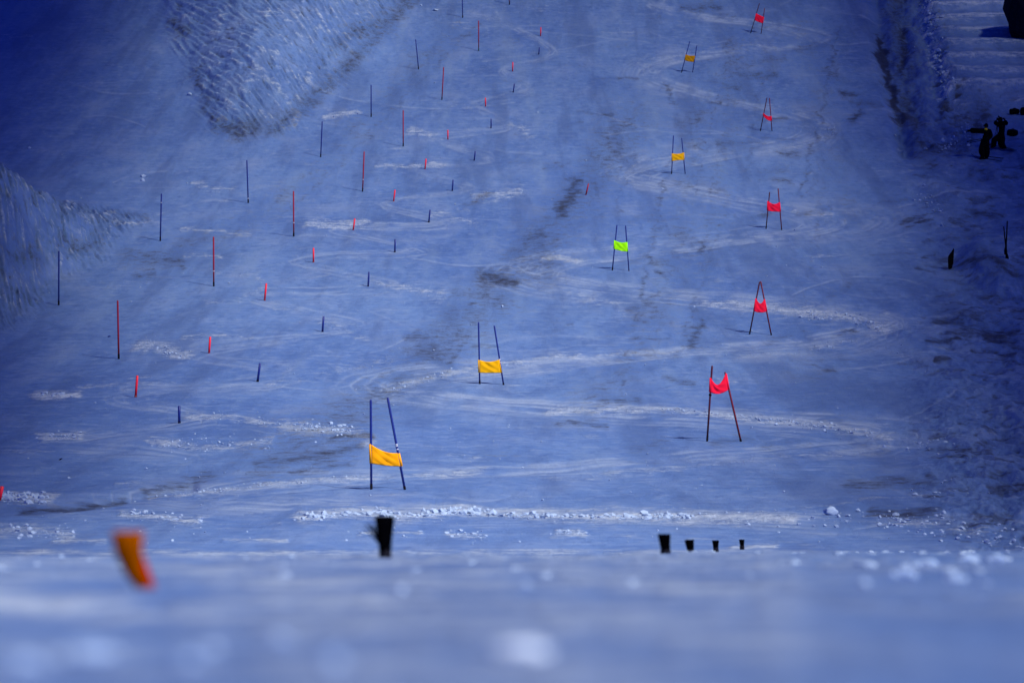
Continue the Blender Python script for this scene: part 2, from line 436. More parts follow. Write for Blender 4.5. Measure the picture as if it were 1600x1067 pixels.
rb[s_] = soft_inside(pxf[s_] + 22 * perlin(Xf[s_] * .5, Yf[s_] * .2, 67), pyf[s_] + 10 * perlin(Xf[s_] * .6, Yf[s_] * .25, 68), BANK, 23)
e_, f_ = mound_edge(Xf[s_], Yf[s_])
rm[s_] = sstep(-1.2, 1.0, e_) * sstep(0, .12, f_)
te = poly_dist(pxf[s_], pyf[s_], [(1446, -60), (1450, 30), (1458, 70), (1466, 110), (1482, 158)])
rt[s_] = np.exp(-(te / 26) ** 2)
rr[s_] = soft_inside(pxf[s_] + 30 * perlin(Xf[s_] * .3, Yf[s_] * .15, 66), pyf[s_], RUFR, 80)
rough = np.clip(rb + rm + rt + .55 * rr, 0, 1)
Z = H0(X, Y).ravel()
# lumpy, streaked surface of the banks: streaks run down the faces
def streak(px_, py_, ang, l, w, seed):
    c, s = math.cos(ang), math.sin(ang)
    a = px_ * c + py_ * s; b = -px_ * s + py_ * c
    bend = 6 * perlin(px_ * .02, py_ * .02, seed + 7)
    return perlin(a / l, (b + bend) / w, seed) + .5 * perlin(a / l * 2.2, (b + bend) / w * 2.1, seed + 1)
dz = np.zeros(Xf.size)
k = np.where(rb > .01)[0]
st_b = streak(pxf[k], pyf[k], .66, 30, 4.2, 70) + .5 * streak(pxf[k], pyf[k], .35, 18, 3.2, 75) + .45 * perlin(pxf[k] * .05, pyf[k] * .06, 73)
dz[k] += rb[k] * .13 * st_b
k2 = np.where(rm > .01)[0]
st_m = streak(pxf[k2], pyf[k2], .95, 22, 5, 80) + .7 * streak(pxf[k2], pyf[k2], .7, 14, 4, 85) + .45 * perlin(pxf[k2] * .05, pyf[k2] * .06, 83)
dz[k2] += rm[k2] * .12 * st_m
k3 = np.where((rt + rr) > .02)[0]
n3 = fbm(pxf[k3] * .035, pyf[k3] * .13, 90, 4)
st_r = streak(pxf[k3], pyf[k3], .30, 34, 4.5, 101) + .6 * streak(pxf[k3], pyf[k3], -.22, 22, 3.5, 105)
n3 = n3 + rr[k3] * .55 * st_r
dz[k3] += (rt[k3] * .16 + rr[k3] * .06) * n3
# packed snow of the piste: fine washboard and ruts
far = sstep(45, 60, Yf) * (1 - rough)
dz += far * (.035 * fbm(Xf * .5, Yf * .22, 95, 3) + .012 * perlin(Xf * 1.9, Yf * .9, 97))
dz += -0.04 * arc + fresh_light * .03 * (.5 + perlin(Xf * 5, Yf * 2.5, 98))
Z = Z + dz
# old ice and dirt come through where the banks are scoured
dirt_and_shade[k] = np.maximum(dirt_and_shade[k], rb[k] * np.clip(-st_b * .6 - .05, 0, .6))
fresh_light[k] = np.maximum(fresh_light[k], rb[k] * np.clip(st_b * .75, 0, .55))
dirt_and_shade[k2] = np.maximum(dirt_and_shade[k2], rm[k2] * np.clip(-st_m * .6 - .05, 0, .6))
fresh_light[k2] = np.maximum(fresh_light[k2], rm[k2] * np.clip(st_m * .75, 0, .6))
fresh_light[k3] = np.maximum(fresh_light[k3], (rt[k3] +   .42 * rr[k3]) * np.clip(n3 * 1.1, 0, .75))
dirt_and_shade[k3] = np.maximum(dirt_and_shade[k3], (rt[k3] * .9 + rr[k3] * .65) * np.clip(-n3 * 1.2 - .1, 0, .8))
fresh_light = np.maximum(fresh_light, arc * .5)
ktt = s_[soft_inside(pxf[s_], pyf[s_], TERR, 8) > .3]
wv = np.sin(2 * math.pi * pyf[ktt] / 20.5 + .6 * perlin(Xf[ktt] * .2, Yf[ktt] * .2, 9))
fresh_light[ktt] = np.maximum(fresh_light[ktt], .30 + .38 * wv + .25 * perlin(Xf[ktt] * .35, Yf[ktt] * 1.2, 11))  # pale wave crests: light on the terrace put into the colour
dirt_and_shade[ktt] = np.maximum(dirt_and_shade[ktt], np.clip(-wv - .55, 0, 1) * .5)  # dark wave troughs: terrace shade painted in
# loose snow on the foreground
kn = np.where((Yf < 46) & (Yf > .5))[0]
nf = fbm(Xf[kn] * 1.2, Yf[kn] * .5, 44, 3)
fresh_light[kn] = np.clip(.62 + .26 * nf - .32 * sstep(.05, .16, Xf[kn] / np.maximum(Yf[kn], 2) + .05 * nf), 0, 1) * .8  # thins out to the right: corner darkening put into the colour
fresh_light[kn] = np.maximum(fresh_light[kn], .62 * bump(Xf[kn], Yf[kn], -0.92, 5.0, .65, .45))

nr, nc = U.shape
idx = np.arange(nr * nc).reshape(nr, nc)
quads = np.stack([idx[:-1, :-1], idx[:-1, 1:], idx[1:, 1:], idx[1:, :-1]], -1).reshape(-1, 4)
me = bpy.data.meshes.new("snow_slope")
me.vertices.add(nr * nc)
me.vertices.foreach_set('co', np.stack([Xf, Yf, Z], -1).ravel().astype(np.float32))
me.loops.add(quads.size)
me.loops.foreach_set('vertex_index', quads.ravel().astype(np.int32))
me.polygons.add(len(quads))
me.polygons.foreach_set('loop_start', np.arange(0, quads.size, 4, dtype=np.int32))
me.polygons.foreach_set('use_smooth', np.ones(len(quads), bool))
me.update()
for nm, a in (('loose_snow_light', fresh_light), ('dirt_and_shade', dirt_and_shade), ('rough', rough), ('rut', arc), ('rut_shade', arc_shade)):
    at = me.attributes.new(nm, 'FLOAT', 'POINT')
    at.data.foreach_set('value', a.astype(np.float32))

# snow material: blue packed ice, paler loose snow, grey dirt and painted shade
def snow_material():
    m = bpy.data.materials.new("packed_snow"); m.use_nodes = True
    t = m.node_tree; n = t.nodes; L = t.links; b = n["Principled BSDF"]
    geo = n.new("ShaderNodeNewGeometry")
    def attr(nm):
        a = n.new("ShaderNodeAttribute"); a.attribute_name = nm; return a.outputs['Fac']
    def noise(scale, vec=(1, 1, 1), det=6, rough=.55):
        mp = n.new("ShaderNodeMapping"); mp.inputs['Scale'].default_value = vec
        L.new(geo.outputs['Position'], mp.inputs['Vector'])
        o = n.new("ShaderNodeTexNoise"); o.inputs['Scale'].default_value = scale
        o.inputs['Detail'].default_value = det; o.inputs['Roughness'].default_value = rough
        L.new(mp.outputs[0], o.inputs['Vector']); return o.outputs['Fac']
    def math_(op, a, c, d=None):
        o = n.new("ShaderNodeMath"); o.operation = op
        for i, q in enumerate((a, c, d)):
            if q is None: continue
            if isinstance(q, (int, float)): o.inputs[i].default_value = q
            else: L.new(q, o.inputs[i])
        return o.outputs[0]
    def ramp(x, lo, hi):
        o = n.new("ShaderNodeMapRange"); o.interpolation_type = 'SMOOTHSTEP'
        L.new(x, o.inputs[0]); o.inputs[1].default_value = lo; o.inputs[2].default_value = hi
        return o.outputs[0]
    def mix(f, a, c):
        o = n.new("ShaderNodeMix"); o.data_type = 'RGBA'
        if isinstance(f, (int, float)): o.inputs[0].default_value = f
        else: L.new(f, o.inputs[0])
        for i, q in ((6, a), (7, c)):
            if isinstance(q, tuple): o.inputs[i].default_value = (*q, 1)
            else: L.new(q, o.inputs[i])
        return o.outputs[2]
    fine = noise(2.6, (1, .7, .7), 8, .68)
    mid = noise(.45, (1, .45, .45), 6, .6)
    wide = noise(.09, (1, .6, .6), 4, .5)
    grain = noise(14, (1, .7, .7), 4, .7)
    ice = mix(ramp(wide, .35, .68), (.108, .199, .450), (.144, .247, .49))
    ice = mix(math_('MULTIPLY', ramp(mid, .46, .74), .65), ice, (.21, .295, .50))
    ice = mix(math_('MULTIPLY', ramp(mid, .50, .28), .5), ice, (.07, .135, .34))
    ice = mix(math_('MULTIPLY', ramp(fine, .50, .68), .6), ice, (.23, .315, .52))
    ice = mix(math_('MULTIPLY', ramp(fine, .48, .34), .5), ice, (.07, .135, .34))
    # thin streaks blown over the ice
    stk = noise(1.1, (.35, 1.3, 1.3), 9, .74)
    ice = mix(math_('MULTIPLY', ramp(stk, .54, .70), .6), ice, (.28, .375, .58))
    mpg = n.new("ShaderNodeMapping"); mpg.inputs['Scale'].default_value = (1, .085, .085); mpg.inputs['Rotation'].default_value = (0, 0, math.radians(-6))
    L.new(geo.outputs['Position'], mpg.inputs['Vector'])
    gv = n.new("ShaderNodeTexNoise"); gv.inputs['Scale'].default_value = .55; gv.inputs['Detail'].default_value = 7; gv.inputs['Roughness'].default_value = .62
    L.new(mpg.outputs[0], gv.inputs['Vector'])
    groom = gv.outputs['Fac']
    ice = mix(math_('MULTIPLY', ramp(groom, .52, .36), .55), ice, (.085, .145, .32))
    ice = mix(math_('MULTIPLY', ramp(groom, .55, .72), .35), ice, (.24, .34, .51))
    brk = ramp(noise(.7, (1, .5, .5), 5, .65), .36, .62)
    ice = mix(math_('MULTIPLY', math_('MULTIPLY', attr('rut_shade'), brk), 1.5), ice, (.075, .13, .30))
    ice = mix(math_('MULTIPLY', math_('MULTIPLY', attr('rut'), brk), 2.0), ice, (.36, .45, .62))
    fr = math_('ADD', attr('loose_snow_light'), math_('MULTIPLY', math_('SUBTRACT', stk, .5), 2.6))
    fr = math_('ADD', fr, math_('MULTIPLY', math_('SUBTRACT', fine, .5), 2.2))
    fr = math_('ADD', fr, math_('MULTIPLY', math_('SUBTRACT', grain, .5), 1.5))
    frm = math_('MULTIPLY', ramp(fr, .12, 1.35), ramp(attr('loose_snow_light'), .02, .5))
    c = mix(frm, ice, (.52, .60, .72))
    dt = math_('ADD', attr('dirt_and_shade'), math_('MULTIPLY', math_('SUBTRACT', fine, .5), 1.9))
    dt = math_('ADD', dt, math_('MULTIPLY', math_('SUBTRACT', mid, .5), 1.0))
    dt = math_('ADD', dt, math_('MULTIPLY', math_('SUBTRACT', grain, .5), .9))
    dt = math_('ADD', dt, math_('MULTIPLY', math_('SUBTRACT', stk, .5), .7))
    dtm = math_('MULTIPLY', ramp(dt, .08, 1.05), ramp(attr('dirt_and_shade'), .02, .3))
    c = mix(math_('MULTIPLY', dtm, .92), c, (.030, .032, .045))
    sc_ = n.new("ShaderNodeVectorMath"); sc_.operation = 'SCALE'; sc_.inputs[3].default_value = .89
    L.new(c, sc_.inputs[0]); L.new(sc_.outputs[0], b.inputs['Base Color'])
    b.inputs['Roughness'].default_value = .62
    b.inputs['Specular IOR Level'].default_value = .25
    h = math_('ADD', math_('MULTIPLY', fine, .06), math_('MULTIPLY', mid, .12))
    h = math_('ADD', h, math_('MULTIPLY', grain, .028))
    h = math_('ADD', h, math_('MULTIPLY', math_('MULTIPLY', fine, attr('rough')), .16))
    h = math_('ADD', h, math_('MULTIPLY', frm, .03))
    bp = n.new("ShaderNodeBump"); bp.inputs['Strength'].default_value = .8; bp.inputs['Distance'].default_value = 1.0
    L.new(h, bp.inputs['Height']); L.new(bp.outputs[0], b.inputs['Normal'])
    return m
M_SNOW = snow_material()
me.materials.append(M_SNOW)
slope = bpy.data.objects.new("snow_slope", me)
COL.objects.link(slope)
slope['kind'] = 'structure'

M_CLOD = mat_plain("loose_snow_chunk", (.31, .40, .55), .8, .14, 18, .1)

# ------------------------------------------------------------------ unseen sheet added overhead, shaped to darken the edges of the view
def shade_sheet():
    gx = np.linspace(-110, 110, 111); gy = np.linspace(-60, 330, 151)
    GX, GY = np.meshgrid(gx, gy)
    zg = prof(GY)
    d = np.clip(GY, 62, 400)
    xp = 800 + F * GX / d
    fx = np.interp(xp, [-400, -100, 30, 150, 300, 500, 700, 1000, 1200, 1350, 1450, 1550, 1700, 2000],
                   [0, .02, .16, .50, .84, .98, 1, .96, .80, .45, .20, .08, .03, 0])
    fy = np.interp(GY, [0, 30, 46, 60, 84, 110, 150, 175, 203, 240, 300], [1, 1, .95, .84, .76, .67, .56, .44, .33, .17, .05])
    vis = fx * fy
    vis = vis * (1 - .75 * sstep(1.0, 5.0, np.abs(GX)) * (1 - sstep(14, 30, GY)) * np.where(GX > 0, 1, .35))
    vis = vis * (1 - .88 * sstep(400, 60, xp) * sstep(140, 200, GY))
    ty = np.interp(GY, [150, 165, 172, 205, 215], [0, 0, 1, 1, 0]); tx = np.interp(xp, [1440, 1480, 1560, 1600], [0, 1, 1, 0])
    vis = vis + .24 * tx * ty
    def patch(x0, y0, rx, ry):
        q = ((GX - ground_xy(x0, y0)[0]) / rx) ** 2 + ((GY - ground_xy(x0, y0)[1]) / ry) ** 2
        return np.exp(-q)
    vis = vis + .10 * patch(60, 390, 5, 14) + .22 * patch(470, 70, 9, 18)
    vis = vis * (1 - .9 * patch(1400, 60, 4.0, 32)) * (1 - .55 * patch(1480, 210, 6, 10))
    vis = np.clip(vis * (1 + .08 * fbm(GX * .06, GY * .03, 120, 3)), .008, .99)
    T = 50.0 / SDIR[2] + 0 * zg            # the added shade sheet, fifty metres up
    CX = GX + SDIR[0] * T; CY = GY + SDIR[1] * T
    lump = fbm(GX * .03, GY * .03, 130, 4)
    edge = np.minimum.reduce([GX + 110, 110 - GX, GY + 60, 330 - GY])
    thick = sstep(0, 40, edge) * (1 - .8 * vis)
    T0 = T - thick * (1.5 + 1.5 * lump) / SDIR[2]; T1 = T + (.4 + thick * (6 + 6 * lump)) / SDIR[2]
    vs = np.concatenate([np.stack([GX + SDIR[0] * q, GY + SDIR[1] * q, zg + SDIR[2] * q], -1).reshape(-1, 3) for q in (T0, T1)])
    nr, nc = GX.shape; N = nr * nc
    ix = np.arange(N).reshape(nr, nc)
    q = np.stack([ix[:-1, :-1], ix[1:, :-1], ix[1:, 1:], ix[:-1, 1:]], -1).reshape(-1, 4)
    faces = q.tolist() + (q[:, ::-1] + N).tolist()
    ring = list(ix[0, :]) + list(ix[1:, -1]) + list(ix[-1, ::-1][1:]) + list(ix[::-1, 0][1:-1])
    for a, b in zip(ring, ring[1:] + ring[:1]):
        faces.append((int(a), int(b), int(b) + N, int(a) + N))
    me = bpy.data.meshes.new("shade_sheet"); me.from_pydata(vs.tolist(), [], faces)
    me.polygons.foreach_set('use_smooth', [True] * len(me.polygons))
    at = me.attributes.new('clear', 'FLOAT', 'POINT')
    v1 = np.sqrt(vis).ravel().astype(np.float32)
    at.data.foreach_set('value', np.concatenate([v1, v1]))
    m = bpy.data.materials.new("shade_sheet_mat"); m.use_nodes = True
    t = m.node_tree; n = t.nodes
    b = n["Principled BSDF"]; b.inputs['Base Color'].default_value = (.06, .10, .24, 1); b.inputs['Roughness'].default_value = 1
    a = n.new("ShaderNodeAttribute"); a.attribute_name = 'clear'
    inv = n.new("ShaderNodeMath"); inv.operation = 'SUBTRACT'; inv.inputs[0].default_value = 1
    t.links.new(a.outputs['Fac'], inv.inputs[1]); t.links.new(inv.outputs[0], b.inputs['Alpha'])
    me.materials.append(m)
    o = bpy.data.objects.new("shade_sheet", me); COL.objects.link(o)
    o['kind'] = 'structure'
shade_sheet()

# ------------------------------------------------------------------ slalom poles
def lerp(a, b, t): return a + (b - a) * t
def mk_pole(name, top, base, r, shaft, low, label, cat, group, frac=.08, band=None, parent=None, bandmat=None, loc=None, d=None):
    if loc is None: loc, d = place(*base)
    P0 = Vector((0, 0, 0)); P1 = at_depth(top[0], top[1], d) - loc
    root = thing(name, loc, label, cat, group)
    m = MB(); m.tube([lerp(P0, P1, frac), lerp(P0, P1, .5), lerp(P0, P1, .985), P1], [r, r, r, r * .6]); m.build("shaft", shaft, root)
    m = MB(); m.tube([lerp(P0, P1, -.12), lerp(P0, P1, frac + .002)], [r * 1.12, r * 1.15]); m.build("base", low, root)
    if band is not None:
        m = MB(); m.tube([lerp(P0, P1, band), lerp(P0, P1, band + .016)], r * 1.08); m.build("joint_band", M_WHITE, root)
    return root

ORD = ["nearest", "second nearest", "third nearest", "fourth nearest", "fifth nearest", "sixth nearest", "seventh nearest",
       "eighth nearest", "ninth nearest", "tenth nearest", "eleventh nearest", "twelfth nearest"]
SHORT_RED = [((845, 43), (844.7, 57)), ((801.3, 97.4), (801, 111.8)), ((758.4, 153), (758.7, 167)), ((699.8, 203.5), (699.8, 218)),
             ((665.7, 248.3), (664.1, 264.9)), ((617.2, 296.8), (615, 314.7)), ((554.3, 341.6), (552, 359.8)), ((489.8, 387.4), (489.8, 409.9)),
             ((416.1, 442.8), (413.6, 468.5)), ((328.4, 526.1), (326.6, 552.7)), ((214.5, 586.6), (212, 619.5)), ((3.5, 759.4), (-1, 782))][::-1]
SHORT_BLUE = [((842.9, 74.5), (841.7, 86.1)), ((803.8, 131.2), (801.9, 144.6)), ((767.5, 186), (767.2, 201)), ((742.7, 236.4), (740.9, 251.4)),
              ((708, 281.2), (706.7, 298.4)), ((672, 327.9), (670.1, 347)), ((617.5, 373.9), (616.9, 393.6)), ((576.5, 424.9), (575.2, 448.1)),
              ((505.7, 494.1), (503.9, 518.8)), ((406.4, 567.2), (402.6, 595.4)), ((279.9, 633.9), (280.2, 660.8))][::-1]
TALL_BLUE = [((722, -17), (723, 29.1)), ((649.4, 62), (654.1, 109.3)), ((579.9, 133), (579.9, 182.8)), ((503.5, 190), (501, 246.4)),
             ((385.7, 250.5), (387.9, 317.8)), ((252.3, 302.6), (250.4, 377.4)), ((92, 392.1), (91.7, 477.9))][::-1]
TALL_RED = [((795.6, -36), (796, 7.8)), ((747.7, 32.6), (748, 79.5)), ((693.3, 105.2), (690.4, 156.5)), ((630, 172.5), (630, 229.2)),
            ((569, 237), (566.5, 300.2)), ((458.6, 298.5), (459, 370.2)), ((333.7, 369.9), (334, 447.8)), ((183.8, 469.4), (185.6, 561.1))][::-1]
short_red_where = ["cut by the left edge", "with streak running right", "before two scraped snow patches", "beside a hooked scrape", "upright in plain snow", "right end of a scrape", "leaning right below the bank", "at tip of white streak", "white scrape on its left", "above a short blue one", "tiny and upright", "topmost and tiniest"]
for i, (t, b) in enumerate(SHORT_RED):
    o = mk_pole("short_slalom_pole", t, b, .038, M_REDS, M_DRED, f"short red slalom pole, {ORD[i]} of its row, {short_red_where[i]}", "slalom pole", "short red slalom poles", .06)
short_blue_where = ["with scraped streaks to its right", "leaning right beside loose snow", "leaning right in plain snow", "scraped snow trailing right", "straight beside dirty smudge", "leaning right beside faint streak", "leaning right beside white patch", "leaning right, smooth snow", "small and upright", "small and leaning right", "just under a short red one"]
for i, (t, b) in enumerate(SHORT_BLUE):
    mk_pole("short_slalom_pole", t, b, .038, M_BLUE, M_BASE, f"short blue slalom pole, {ORD[i]} of its row, {short_blue_where[i]}", "slalom pole", "short blue slalom poles", .06)
tall_blue_where = ["at the left mound's foot", "right of the mound's tail", "in streaky snow", "below the rough bank's toe", "just right of the bank", "leaning left past the bank", "cut by the top edge"]
for i, (t, b) in enumerate(TALL_BLUE):
    mk_pole("tall_slalom_pole", t, b, .033, M_BLUE, M_BASE, f"tall blue slalom pole, {ORD[i]} of its row, {tall_blue_where[i]}", "slalom pole", "tall blue slalom poles", .09,
            band=(.80 if i == 1 else .105 if i in (2,) else None))
tall_red_where = ["left of scraped patches", "below a grey stain", "left of a white scrape", "beside a long white streak", "upright in plain snow", "leaning right", "with dark green base", "only its foot showing"]
for i, (t, b) in enumerate(TALL_RED):
    mk_pole("tall_slalom_pole", t, b, .033, M_RED, M_GREEN if i == 6 else M_BASE, f"tall red slalom pole, {ORD[i]} of its row, {tall_red_where[i]}", "slalom pole", "tall red slalom poles", .085,
            band=(.30 if i in (1, 2, 3) else None))
mk_pole("short_slalom_pole", (919.6, 287.1), (915.2, 305.9), .036, M_RED, M_DRED, "lone short dull red pole leaning right beside the dirty grey smudge mid slope", "slalom pole", None, .06)

# ------------------------------------------------------------------ giant slalom gates
def flag(root, loc, d, TL, TR, BR, BL, dip_t, dip_b, mat, seed):
    """cloth panel: two pole sleeves and a sagging, creased sheet"""
    nu, nv = 22, 12
    def P(x, y, off): return at_depth(x, y, d - off) - loc
    front = []; back = []
    px_m = d / F
    for j in range(nv + 1):
        t = j / nv
        for i in range(nu + 1):
            s = i / nu
            xt = lerp(TL[0], TR[0], s); yt = lerp(TL[1], TR[1], s) + dip_t * (4 * s * (1 - s)) ** 1.15
            xb = lerp(BL[0], BR[0], s); yb = lerp(BL[1], BR[1], s) + dip_b * (4 * s * (1 - s))
            x = lerp(xt, xb, t); y = lerp(yt, yb, t)
            pin = 4 * s * (1 - s)
            # creases run from the high top corner to the low corner
            w = (s * .9 - t * 1.0 + .2 * s * s) * 11 + seed
            off = .028 + pin * (.007 * math.sin(w) + .005 * math.sin(2.3 * w + 1.7 * s + seed) + .025 * mnoise.noise((s * 3, t * 2, seed)))
            if i in (0, nu): off = .002
            elif i in (1, nu - 1): off = .027
            front.append(P(x, y, off)); back.append(P(x, y, off - .006))
    n = (nu + 1) * (nv + 1); fs = []
    for j in range(nv):
        for i in range(nu):
            a = j * (nu + 1) + i
            fs.append((a, a + nu + 1, a + nu + 2, a + 1)); fs.append((n + a, n + a + 1, n + a + nu + 2, n + a + nu + 1))
    ring = [i for i in range(nu + 1)] + [j * (nu + 1) + nu for j in range(1, nv + 1)] + [nv * (nu + 1) + i for i in range(nu - 1, -1, -1)] + [j * (nu + 1) for j in range(nv - 1, 0, -1)]
    for a, b in zip(ring, ring[1:] + ring[:1]): fs.append((a, b, b + n, a + n))
    m = MB(); m.add(front + back, fs)
    p = m.build("flag_panel", mat, root)
    for A, B in ((TL, BL), (TR, BR)):
        m = MB(); m.tube([P(A[0], A[1] + .3, 0), P(B[0], B[1] - .3, 0)], .031, 10)
        m.build("sleeve", mat, p)

GATES = [
 ("first", ((579.3, 624.2), (580.2, 765.1)), ((605.6, 621), (632.5, 764.1)), ((578.7, 693.4), (622.8, 707.8), (627.5, 728.5), (579.3, 723.8)), 4.5, 1.2, M_FORA, 'blue', .47,
  "slalom gate of two blue poles with a creased orange panel, nearest gate to the camera"),
 ("second", ((1112.7, 571.3), (1104.9, 689)), ((1132.7, 581.3), (1157.5, 689)), ((1110.4, 590), (1134, 583.5), (1138.5, 608.5), (1109.3, 612.8)), 14, 4.5, M_FRED, 'red', None,
  "nearest of the red slalom gates, dark red poles with a deeply sagging red panel"),
 ("third", ((747.7, 503.2), (749.6, 600.6)), ((772.2, 508.5), (786.9, 601.5)), ((748.2, 562), (779.8, 561.8), (783.5, 582.5), (748.6, 582.5)), 3.2, .2, M_FYEL, 'blue', .415,
  "slalom gate of two blue poles with a square amber panel, mid slope left of centre"),
 ("fourth", ((1186.9, 440.3), (1171.2, 522.3)), ((1188.5, 439.6), (1205, 522.6)), ((1181.4, 466), (1194.2, 467.4), (1198, 486.8), (1178, 486.2)), 7.5, 2, M_FRED, 'red', None,
  "red slalom gate whose two poles meet at the top in an A shape"),
 ("fifth", ((964, 351.7), (956.8, 422.1)), ((977.4, 352.6), (982.8, 424.3)), ((960.3, 375.6), (979.3, 378.2), (980.6, 393.5), (959.3, 389.2)), 2, .8, M_FGRN, 'blue', None,
  "slalom gate of two blue poles with the only lime green panel, centre of the slope"),
 ("sixth", ((1202.6, 300.3), (1196.9, 358.2)), ((1215.7, 294.6), (1221.4, 359.5)), ((1199.8, 314), (1217.8, 316), (1219.5, 331.3), (1199, 329.7)), 4, .3, M_FRED, 'red', None,
  "slalom gate with a notched red panel, next one above the A shaped red gate"),
 ("seventh", ((1052.3, 212), (1049.4, 271.5)), ((1065.1, 216), (1070.7, 272.7)), ((1050.3, 239.8), (1068.2, 238.5), (1068.8, 250.5), (1049.9, 252.3)), 1.5, -.6, M_FYEL, 'blue', None,
  "slalom gate of blue poles with amber panel, next above the lime green gate"),
 ("eighth", ((1198.5, 152.8), (1188.1, 204.5)), ((1202.2, 153.4), (1206.3, 205.7)), ((1193.2, 177.2), (1205, 181.6), (1205.6, 189), (1192.4, 181)), 2.2, 2.6, M_FRED, 'red', None,
  "slalom gate of close dark red poles with a thin drooping red panel"),
 ("ninth", ((1077.6, 65.4), (1065.1, 112.7)), ((1088.9, 71.4), (1081.7, 115.5)), ((1071.7, 85.5), (1085.8, 87.4), (1083.8, 97.4), (1069.8, 94.9)), 1, .5, M_FDYE, 'blue', None,
  "slalom gate of right leaning blue poles with dull amber panel, highest amber one"),
 ("tenth", ((1186.6, 5.9), (1173.1, 51.7)), ((1194.7, 13.5), (1189.1, 54.2)), ((1181.9, 21.3), (1193.4, 27), (1191.9, 37), (1179.1, 32.2)), .5, .5, M_FRED, 'red', None,
  "slalom gate of right leaning red poles with red panel, highest of all gates"),
]
M_DARKRED = mat_plain("dark_red_pole", (0.07, 0.002, 0.010), 0.5)
for gi, (nm, LP, RP, fl, dt, db, fm, colr, band, lab) in enumerate(GATES):
    (l0, dl), (r0, dr) = place(*LP[1]), place(*RP[1])
    d = (dl + dr) / 2; loc = (l0 + r0) / 2
    root = thing("slalom_gate", loc, lab, "slalom gate", "giant slalom gates")
    for side, (tp, bs) in enumerate((LP, RP)):
        P0 = at_depth(bs[0], bs[1], d) - loc; P1 = at_depth(tp[0], tp[1], d) - loc
        mat = M_BLUE if colr == 'blue' else (M_DARKRED if side == 0 else M_DRED)
        r = .026
        fr = .065 if side == 0 else .03
        m = MB(); m.tube([lerp(P0, P1, fr), lerp(P0, P1, .5), lerp(P0, P1, .985), P1], [r, r, r, r * .7]); po = m.build("pole", mat, root)
        m = MB(); m.tube([lerp(P0, P1, -.14), lerp(P0, P1, fr + .003)], r * 1.14); m.build("base", M_BASE, po)
        if band and side == 1:
            for q in (0, .018, .036, .052):
                if q == .018: continue
                m = MB(); m.tube([lerp(P0, P1, band - .04 + q), lerp(P0, P1, band - .04 + q + .011)], r * 1.07); m.build("joint_band", M_WHITE, po)
        if gi == 1 and side == 0:
            m = MB(); m.tube([lerp(P0, P1, .60), lerp(P0, P1, .625)], r * 1.5); m.build("clamp", M_BASE, po)
    flag(root, loc, d, *fl, dt, db, fm, gi * 1.7 + .4)

# ------------------------------------------------------------------ bristle brushes in the foreground
def brush(px, pyb, d, h, wt, wb, lean, label, mat, basemat, bend=0.0, seed=0, wisps=0):
    rnd = random.Random(seed)
    r = ray(px, pyb) * d
    gz = float(H0(r[0], r[1]))
    loc = Vector((r[0], r[1], gz))
    zb = r[2] + HC - gz                       # visible foot relative to the ground
    if zb < -.03: print("BURIED", px, zb)
    root = thing("marker_brush", loc, label, "marker brush", "bristle brushes along the foreground")
    m = MB()
    N = 150
    for k in range(N + wisps):
        a = rnd.uniform(0, 2 * math.pi); q = math.sqrt(rnd.random())
        f = 1.0 if k < N else 2.3
        x0, y0 = wb / 2 * q * math.cos(a), wb / 2 * q * math.sin(a)
        x1, y1 = wt / 2 * q * math.cos(a), wt / 2 * q * math.sin(a)
        if k >= N: x1 = -wt * rnd.uniform(.5, 1.1)
        hh = h * rnd.uniform(.93, 1.02) * (1 if k < N else rnd.uniform(.7, .95))
        pts = []
        for t in (0, .35, .7, 1):
            pts.append((x0 + (x1 - x0) * t ** (1.3 if bend == 0 else 1.6) + lean * t + bend * (t * t - t), y0 + (y1 - y0) * t, zb + hh * t))
        m.tube(pts, [.0042, .0042, .0038, .003], 4)
    m.build("bristles", mat, root)
    m = MB(); m.tube([(0, 0, min(zb, 0) - .06), (0, 0, zb - .01), (lean * (.40 if bend else .12) - bend * (.2 if bend else .1), 0, zb + h * (.55 if bend else .16))], [wb * .62, wb * .62, wb * .56], 12)
    m.build("plug", basemat, root)
brush(233, 926, 6.0, .128, .066, .034, -.046, "orange bristle brush, blurred and leaning left, at the foreground's left", M_OBRIST, M_OBASE, bend=.055, seed=1)
brush(602, 867, 14.3, .195, .098, .052, -.004, "largest black bristle brush, with a stray tuft, below the orange panel gate", M_BRIST, M_BASE, seed=2, wisps=7)
brush(1040, 862, 20.8, .130, .098, .064, -.012, "black bristle brush, leftmost and biggest of the row of four at right", M_BRIST, M_BASE, seed=3)
brush(1079, 860, 30.0, .115, .098, .066, -.014, "black bristle brush, second from left in the row of four", M_BRIST, M_BASE, seed=4)
brush(1118.5, 857, 41.0, .120, .098, .066, -.004, "small black bristle brush, third from left in the row of four", M_BRIST, M_BASE, seed=5)
brush(1159.5, 853, 45.0, .105, .085, .060, -.004, "smallest black bristle brush, rightmost of the row of four", M_BRIST, M_BASE, seed=6)

# ------------------------------------------------------------------ loose chunks
import bmesh
_bm = bmesh.new(); bmesh.ops.create_icosphere(_bm, subdivisions=1, radius=1.0)
ICO_V = np.array([v.co[:] for v in _bm.verts]); ICO_F = [[v.index for v in f.verts] for f in _bm.faces]; _bm.free()
_bm = bmesh.new(); bmesh.ops.create_icosphere(_bm, subdivisions=3, radius=1.0)
ICO3_V = np.array([v.co[:] for v in _bm.verts]); ICO3_F = [[v.index for v in f.verts] for f in _bm.faces]; _bm.free()

